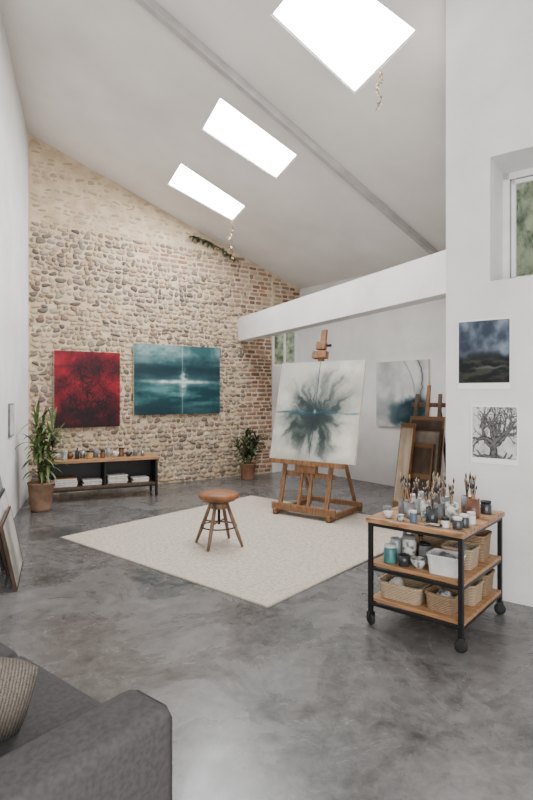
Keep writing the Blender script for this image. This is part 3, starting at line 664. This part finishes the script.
# ---------------------------------------------------------------- plants
def leaf_strip(bm,p,dir_,L,w,droop,seg=7):
    d=Vector(dir_).normalized(); side=d.cross(Vector((0,0,1)))
    if side.length<0.05: side=Vector((1,0,0))
    side.normalize(); q=Vector(p); cur=d.copy(); prev=None
    for i in range(seg+1):
        t=i/seg; ww=w*math.sin(math.pi*min(1,0.12+t*0.88))**0.8*0.5
        up=side.cross(cur).normalized()
        a=bm.verts.new(q-side*ww+up*ww*0.25); c=bm.verts.new(q); b_=bm.verts.new(q+side*ww+up*ww*0.25)
        if prev:
            bm.faces.new((prev[0],prev[1],c,a)); bm.faces.new((prev[1],prev[2],b_,c))
        prev=(a,c,b_); q=q+cur*(L/seg); cur=(cur+Vector((0,0,-droop/seg))).normalized()
def plant(name,label,loc,r,h,H,potmat,leafmat,nstem,nleaf,LL,lw,avoid=None,spread=0.12):
    o=thing(name,label,'plant',loc)
    lathe('pot',[(0,0),(r*0.72,0),(r*0.8,h*0.1),(r,h*0.93),(r*1.05,h*0.94),(r*1.05,h),(r*0.92,h),(r*0.88,h*0.86),(0,h*0.86)],potmat,o,seg=24)
    lathe('soil',[(0,h*0.875),(r*0.87,h*0.865),(0,h*0.86)],'soil',o,seg=20)
    sb=bmesh.new(); fbm=bmesh.new()
    for i in range(nstem):
        a=2*math.pi*i/nstem+random.random(); hh=H*random.uniform(0.6,0.98)
        dx,dy=math.cos(a)*spread,math.sin(a)*spread
        if avoid is not None and Vector((dx,dy)).dot(Vector(avoid))>0: dx*=0.3;dy*=0.3
        pts=[Vector((dx*0.2,dy*0.2,h*0.86)),Vector((dx*0.6,dy*0.6,h+(hh-h)*0.5)),Vector((dx,dy,hh-0.05))]
        bm_tube(pts,[0.009,0.007,0.004],6,sb)
        for k in range(nleaf):
            t=random.uniform(0.15,1.0)
            q=pts[0].lerp(pts[1],t*2) if t<0.5 else pts[1].lerp(pts[2],t*2-1)
            b=random.uniform(0,2*math.pi); el=random.uniform(0.35,1.1)+ (0.3 if t>0.9 else 0)
            dr=Vector((math.cos(b)*math.cos(el),math.sin(b)*math.cos(el),math.sin(el)))
            L_=LL*random.uniform(0.7,1.1)
            if avoid is not None:
                k2=Vector((dr.x,dr.y)).dot(Vector(avoid))
                if k2>0.15: dr.x-=avoid[0]*k2*1.1; dr.y-=avoid[1]*k2*1.1; L_*=0.8
            leaf_strip(fbm,q,dr,L_,lw*random.uniform(0.7,1.1),random.uniform(0.9,2.4))
    mk('stems',sb,'stem',o,smooth=True); mk('foliage',fbm,leafmat,o,smooth=True); return o
plant('potted_plant','leafy green palm-like plant in a clay pot',(-2.90,6.86,0.0),0.16,0.37,1.32,'potbrown','leaf',8,22,0.4,0.038,avoid=(-0.95,0.3),spread=0.2)
plant('potted_plant','small green plant in a terracotta pot by the stone wall',(-0.33,9.35,0.0),0.14,0.29,0.92,'terra','leaf2',8,20,0.32,0.045,avoid=(-0.56,0.83),spread=0.22)
def vine(name,label,pts,leafmat,nl,ls,rad=0.004):
    o=thing(name,label,'vine',pts[0]); P=[Vector(p)-Vector(pts[0]) for p in pts]
    mk('stem',bm_tube(P,rad,6),'stem',o,smooth=True); fbm=bmesh.new()
    for i in range(nl):
        t=random.random()*(len(P)-1); k=int(t); q=P[k].lerp(P[min(k+1,len(P)-1)],t-k)
        b=random.uniform(0,6.28); dr=Vector((math.cos(b),math.sin(b)*0.6-0.2,random.uniform(-0.9,0.3)))
        leaf_strip(fbm,q,dr,ls*random.uniform(.5,1.1),ls*0.4,1.2,4)
    mk('leaves',fbm,leafmat,o,smooth=True); return o
p0=roofpt(379,70); vine('hanging_vine','dried twisted vine strand hanging from the skylight edge',[p0+Vector((0.02*math.sin(i*1.3),0,-0.045*i)) for i in range(0,9)],'dry',34,0.045,0.003)
p0=roofpt(231,220); vine('hanging_vine','dried vine strand hanging beside the stone wall',[p0+Vector((0.02*math.sin(i*1.1),0,-0.075*i)) for i in range(0,10)],'dry',40,0.07,0.004)
pts=[]
for i,(x,y) in enumerate(((188,237),(196,239),(206,243),(216,248),(226,255),(236,262))):
    s_,z_=wall_sz(WB,x,y); pts.append(wall_world(WB,s_,z_,0.08))
vine('climbing_vine','dark leafy vine creeping along the stone wall top',pts,'leaf2',110,0.1,0.008)
# ---------------------------------------------------------------- cart
CW,CD,CT=0.62,0.74,0.70
bxv=Vector((0.65,0.76,0)).normalized(); axv=Vector((-bxv.y,bxv.x,0)); Fc=Vector((1.13,3.07,0))
cc=Fc+axv*CW/2+bxv*CD/2; crz=math.atan2(-axv.y,-axv.x)
ct=thing('utility_cart','black metal rolling cart with oak shelves full of art supplies','cart',cc,crz)
def cw(x,y,z): return Matrix.Translation(cc)@Matrix.Rotation(crz,4,'Z')@Vector((x,y,z))
for x in (-1,1):
    for y in (-1,1):
        lx,ly_=x*(CW/2-0.015),y*(CD/2-0.015)
        box('leg',(0.028,0.028,CT-0.105),(lx,ly_,0.075+(CT-0.105)/2),'black',ct,0.003)
        lathe('caster_wheel',[(0,-0.014),(0.028,-0.014),(0.037,-0.008),(0.037,0.008),(0.028,0.014),(0,0.014)],'rubber',ct,loc=(lx,ly_,0.0375),rot=(math.pi/2,0,0.4*x),seg=20)
        bmf=bm_box(0.04,0.042,0.012,c=(0,0,0.079),bevel=0.002); bm_box(0.005,0.03,0.05,c=(0.02,0,0.055),bm=bmf); bm_box(0.005,0.03,0.05,c=(-0.02,0,0.055),bm=bmf)
        mk('caster_fork',bmf,'black',ct,loc=(lx,ly_,0),rot=(0,0,0.4*x+math.pi/2))
for z_ in (0.14,0.37,CT-0.045):
    for y in (-1,1): box('frame_rail',(CW-0.05,0.02,0.022),(0,y*(CD/2-0.013),z_),'black',ct,0.002)
    for x in (-1,1): box('frame_rail',(0.02,CD-0.05,0.022),(x*(CW/2-0.013),0,z_),'black',ct,0.002)
box('cart_top',(CW+0.02,CD+0.02,0.032),(0,0,CT-0.018),'worntop',ct,0.004)
box('cart_shelf',(CW-0.004,CD-0.062,0.024),(0,0,0.391),'wood',ct,0.003)
box('cart_shelf',(CW-0.004,CD-0.062,0.024),(0,0,0.161),'wood',ct,0.003)
TZ=CT-0.001; MZ=0.4035; LZ=0.1735
def cv(name,label,cat,x,y,z,r,h,m_,k_,lid=None,g='art supplies on the cart'): return vessel(name,label,cat,cw(x,y,z),r,h,m_,k_,lid,g)
holders=[(-0.1,-0.2,.036,.1,'tin'),(-0.01,-0.14,.038,.11,'stained'),(0.07,-0.24,.036,.095,'darkjar'),(0.14,-0.1,.042,.11,'stained'),(0.04,0.02,.038,.12,'tin'),(-0.12,-0.05,.036,.1,'jarglass'),(0.21,0.08,.042,.12,'brown'),(-0.06,0.1,.038,.11,'greycup'),(0.13,0.2,.04,.11,'tin'),(-0.18,-0.12,.034,.09,'greycup'),(0.06,-0.1,.034,.1,'greycup')]
bgroup='paintbrushes in cart jars'; masters=[]
def brush_master(base,rot,hm,bmt,label):
    b=thing('paintbrush',label,'paintbrush',base,0,bgroup); b.rotation_euler=rot
    mk('handle',bm_tube([(0,0,0),(0,0,0.05),(0,0,0.12),(0,0,0.15)],[0.0018,0.003,0.0042,0.003],6),hm,b,smooth=True)
    mk('ferrule',bm_tube([(0,0,0.15),(0,0,0.178)],[0.0035,0.0045],8),'tin',b,smooth=True)
    mk('bristles',bm_tube([(0,0,0.178),(0,0,0.19),(0,0,0.205)],[0.0045,0.0058,0.0015],8),bmt,b,smooth=True)
    return b
bkinds=[('wood','bristle','oak-handled paintbrush with dark bristles standing in a jar'),('black','bristle2','black-handled paintbrush with pale bristles standing in a jar'),('darkwood','bristle2','brown-handled paintbrush with pale hog bristles in a jar'),('wood','bristle','oak-handled paintbrush with dark bristles standing in a jar'),('darkwood','bristle','brown-handled paintbrush with dark bristles in a jar')]
for hi_,(x,y,r,h,m_) in enumerate(holders):
    lab={'tin':'tin can holding paintbrushes','greycup':'grey stoneware cup holding paintbrushes','darkjar':'dark glass jar holding paintbrushes','stained':'paint-stained white pot holding paintbrushes','jarglass':'cloudy glass jar holding paintbrushes','brown':'brown jar holding long paintbrushes'}[m_]
    tag(lathe('brush_jar',[(0,0),(r*0.94,0),(r,h*0.06),(r,h),(r*0.9,h),(r*0.88,0.012),(0,0.012)],m_,loc=cw(x,y,TZ),seg=18),lab,'jar','brush holders on the cart')
    nb=8 if hi_!=6 else 13
    for k in range(nb):
        a=2*math.pi*k/nb+random.random()*0.5; tilt=random.uniform(0.04,0.2)
        rr=r*0.45
        base=cw(x-math.cos(a)*rr*0.6,y-math.sin(a)*rr*0.6,TZ+0.02)
        L_=random.uniform(0.17,0.27)
        rot=Euler((0,tilt,a+crz),'XYZ')
        if len(masters)<len(bkinds):
            masters.append(brush_master(base,rot,*bkinds[len(masters)]))
        else:
            b_=dup(random.choice(masters),base,rot); s_=L_/0.21; b_.scale=(1,1,s_)
for x,y,r,h,m_,k_,ld_,lb in [(0.25,-0.29,.028,.055,'darkjar','jar','plastic','small dark paint pot with white lid'),(0.18,-0.3,.024,.045,'plastic','jar','black','small white paint pot with black lid'),(0.26,-0.21,.028,.06,'darkjar','jar','plastic','small dark paint pot with white lid'),(0.27,-0.12,.026,.06,'plastic','jar','plastic','small white paint pot'),(-0.2,-0.3,.03,.04,'ceramic','bowl',None,'small white mixing bowl'),(-0.26,-0.2,.028,.05,'greycup','cup',None,'small grey cup'),(-0.02,-0.31,.022,.06,'blue','jar','plastic','blue paint pot with white lid'),(-0.2,0.1,.035,.08,'plastic','jar','plastic','white plastic jar'),(-0.22,0.24,.04,.09,'jarglass','jar',None,'cloudy glass jar'),(0.24,0.24,.035,.07,'darkjar','jar','black','dark paint jar'),(-0.11,-0.31,.024,.035,'stained','cup',None,'small paint-stained cup'),(0.2,-0.19,.026,.05,'greycup','cup',None,'small grey mixing cup'),(0.01,-0.22,.022,.05,'stained','cup',None,'small paint-stained cup')]:
    nm={'jar':'paint_pot','bowl':'bowl','cup':'cup'}[k_]; cv(nm,lb+' on the cart top',nm.replace('_',' '),x,y,TZ,r,h,m_,k_,ld_)
def ptube(loc,rz,m_,label):
    o=thing('paint_tube',label,'paint tube',loc,rz,'paint tubes'); L_=0.1
    b=bmesh.new(); rs=[]
    for t,a,c in ((0,0.014,0.001),(0.5,0.0125,0.008),(0.95,0.011,0.011)):
        rs.append([b.verts.new((t*L_,a*math.cos(q*math.pi/6),0.011+c*math.sin(q*math.pi/6))) for q in range(12)])
    for r1,r2 in zip(rs,rs[1:]):
        for i in range(12): b.faces.new((r1[i],r1[(i+1)%12],r2[(i+1)%12],r2[i]))
    b.faces.new(rs[0]); b.faces.new(rs[-1]); bmesh.ops.recalc_face_normals(b,faces=b.faces[:])
    mk('tube_body',b,m_,o,smooth=True); mk('cap',bm_tube([(0.095,0,0.011),(0.112,0,0.011)],0.007,10),'black',o,smooth=True); return o
for x,y,a,m_ in [(0.06,-0.33,0.1,'tin'),(-0.28,0.0,1.4,'red')]:
    ptube(cw(x,y,TZ),crz+a,m_,'paint tube lying on the cart top')
for x,y,r,h,m_,k_,ld_,lb in [(-0.2,-0.27,.042,.1,'teal','jar','plastic','teal paint jar with white lid'),(-0.1,-0.28,.038,.07,'darkjar','cup',None,'dark cup'),(-0.01,-0.26,.05,.06,'stained','bowl',None,'paint-stained mixing bowl'),(-0.22,-0.15,.04,.13,'jarglass','jar',None,'tall cloudy glass jar'),(-0.12,-0.16,.045,.15,'stained','jar','greycup','paint-stained ceramic jar'),(-0.02,-0.14,.04,.12,'greycup','jar','black','grey jar with black lid'),(-0.21,-0.04,.04,.16,'jarglass','bottle','black','clear solvent bottle'),(-0.1,-0.03,.04,.14,'brown','bottle','black','brown oil bottle')]:
    cv(k_,lb+' on the middle cart shelf',k_,x,y,MZ,r,h,m_,k_,ld_)
def tubt(name,w,d,h,m_,x,y,z,label,cat,a=0.0): return tag(mk(name,bm_tub(w,d,h),m_,loc=cw(x,y,z),rot=(0,0,crz+a)),label,cat,'containers on the cart')
tubt('plastic_tub',0.2,0.15,0.12,'plastic',0.16,-0.24,MZ,'white plastic tub on the middle cart shelf','tub',0.05)
tubt('basket',0.2,0.18,0.13,'wicker2',0.17,-0.03,MZ,'pale wicker basket on the middle cart shelf','basket')
tubt('basket',0.2,0.2,0.17,'wicker',0.17,0.2,MZ,'brown wicker basket on the middle cart shelf','basket',0.06)
tubt('basket',0.24,0.22,0.14,'wicker2',-0.13,0.2,MZ,'pale wicker basket on the middle cart shelf','basket')
tubt('basket',0.3,0.22,0.11,'wicker2',-0.13,-0.2,LZ,'shallow pale wicker crate on the lower cart shelf','basket',0.03)
tubt('basket',0.19,0.18,0.11,'wicker',0.14,-0.215,LZ,'square brown wicker basket on the lower cart shelf','basket',-0.1)
tubt('basket',0.2,0.19,0.13,'wicker2',0.18,0.01,LZ,'pale wicker basket on the lower cart shelf','basket')
tubt('basket',0.2,0.19,0.14,'wicker',0.18,0.225,LZ,'brown wicker basket on the lower cart shelf','basket')
tubt('basket',0.26,0.3,0.14,'wicker',-0.13,0.12,LZ,'large brown wicker basket on the lower cart shelf','basket')
def ball_cloth(x,y,z,r,m_,label):
    b=bmesh.new(); bmesh.ops.create_icosphere(b,subdivisions=3,radius=1)
    for v in b.verts:
        k=1+0.28*noise.noise(v.co*2.7+Vector((x*9,y*9,z))); v.co=Vector((v.co.x*r[0]*k,v.co.y*r[1]*k,v.co.z*r[2]*k))
    zm=min(v.co.z for v in b.verts)
    return tag(mk('rag',b,m_,loc=cw(x,y,z-zm),smooth=True,rot=(0,0,crz)),label,'rag')
ball_cloth(0.16,-0.24,MZ+0.01,(.06,.045,.055),'greycup','crumpled grey rag inside the plastic tub')
ball_cloth(-0.19,-0.2,LZ+0.01,(.05,.06,.05),'ceramic','crumpled pale rag inside the wicker crate')
ball_cloth(0.17,-0.03,MZ+0.01,(.06,.05,.06),'greycup','crumpled grey rag inside a wicker basket')
ball_cloth(0.14,-0.215,LZ+0.01,(.055,.055,.05),'stained','crumpled stained rag inside a wicker basket')
for i,(x,y,m_) in enumerate([(-0.12,-0.14,'tin'),(-0.12,-0.18,'blue'),(-0.12,-0.22,'plastic')]): ptube(cw(x,y,LZ+0.012),crz+0.05*i,m_,'paint tube lying in the wicker crate')
# ---------------------------------------------------------------- sofa
O=Vector((-0.258,1.525,0)); Fd=Vector((0.62,0.785,0)).normalized(); Sd=Vector((-Fd.y,Fd.x,0)); srz=math.atan2(Fd.y,Fd.x)
sf=thing('sofa','mid grey fabric sofa with boxy padded arms','sofa',(O.x,O.y,0),srz)
def sbox(name,x0,x1,y0,y1,z0,z1,bev,m_='sofa'):
    return mk(name,bm_box(x1-x0,y1-y0,z1-z0,bevel=bev,seg=6),m_,sf,loc=((x0+x1)/2,(y0+y1)/2,(z0+z1)/2),smooth=True)
AH=0.61; SW=1.75
for y0 in (0.0,SW-0.2):
    sbox('arm',-0.92,0.0,y0,y0+0.2,0.09,AH,0.038)
    k=0.0095
    mk('seam_piping',bm_tube([(0-k,y0+0.04,0.12),(0-k,y0+0.012,0.16),(0-k,y0+0.012,AH-0.035),(0-k,y0+0.035,AH-0.012),(0-k,y0+0.165,AH-0.012),(0-k,y0+0.188,AH-0.035),(0-k,y0+0.188,0.16)],0.004,6),'piping',sf,smooth=True)
sbox('sofa_base',-0.9,-0.03,0.19,SW-0.19,0.09,0.31,0.02)
sbox('seat_cushion',-0.72,0.0,0.205,SW/2-0.003,0.305,0.51,0.045)
sbox('seat_cushion',-0.72,0.0,SW/2+0.003,SW-0.205,0.305,0.51,0.045)
sbox('backrest',-0.94,-0.72,0.195,SW-0.195,0.09,0.84,0.05)
for x in (-0.86,-0.06):
    for y in (0.07,SW-0.07): lathe('leg',[(0,0),(0.018,0),(0.025,0.1),(0,0.1)],'darkwood',sf,loc=(x,y,0),seg=12)
b=bmesh.new(); bmesh.ops.create_cube(b,size=1.0); bmesh.ops.subdivide_edges(b,edges=b.edges[:],cuts=12,use_grid_fill=True)
for v in b.verts:
    x,y,z=v.co*2; e=max(0,(1-x**4))*max(0,(1-z**4)); v.co=Vector((x*0.145*(1-0.06*(z*z)),y*(0.012+0.06*e**0.6),z*0.145*(1-0.06*x*x)))
m=Matrix.Translation(O)@Matrix.Rotation(srz,4,'Z')@Matrix.Translation((-0.37,0.42,0.636))@Matrix.Rotation(-0.6,4,'Z')@Matrix.Rotation(0.5,4,'X')@Matrix.Rotation(0.25,4,'Y')
tag(mk('throw_pillow',b,'knit',loc=m.translation,rot=m.to_euler(),smooth=True),'taupe ribbed knit pillow resting on the grey sofa','pillow')
# ---------------------------------------------------------------- camera, world, lights
cam=bpy.data.cameras.new('camera'); co=bpy.data.objects.new('camera',cam); COL.objects.link(co)
co.location=(0,0,CH); co.rotation_euler=(math.pi/2,0,0)
cam.sensor_fit='VERTICAL'; cam.sensor_height=36; cam.lens=36*FPX/800; cam.shift_y=-(400-HZ)/800; cam.clip_start=0.05
scn.camera=co
w=bpy.data.worlds.new('world'); scn.world=w; w.use_nodes=True
bg=w.node_tree.nodes['Background']; bg.inputs[0].default_value=(1.0,0.99,0.975,1); bg.inputs[1].default_value=1.35
def area(name,loc,target,sx,sy,power,col=(1,1,1)):
    l=bpy.data.lights.new(name,'AREA'); l.shape='RECTANGLE'; l.size=sx; l.size_y=sy; l.energy=power; l.color=col
    o=bpy.data.objects.new(name,l); COL.objects.link(o); o.location=loc
    o.rotation_euler=(Vector(target)-Vector(loc)).to_track_quat('-Z','Y').to_euler(); return o
area('window_light',(0.6,-1.1,1.5),(0.0,6.0,4.8),4.5,2.4,240,(1,0.985,0.965))  # added fill behind the camera, tilted up, standing in for assumed unseen glazing
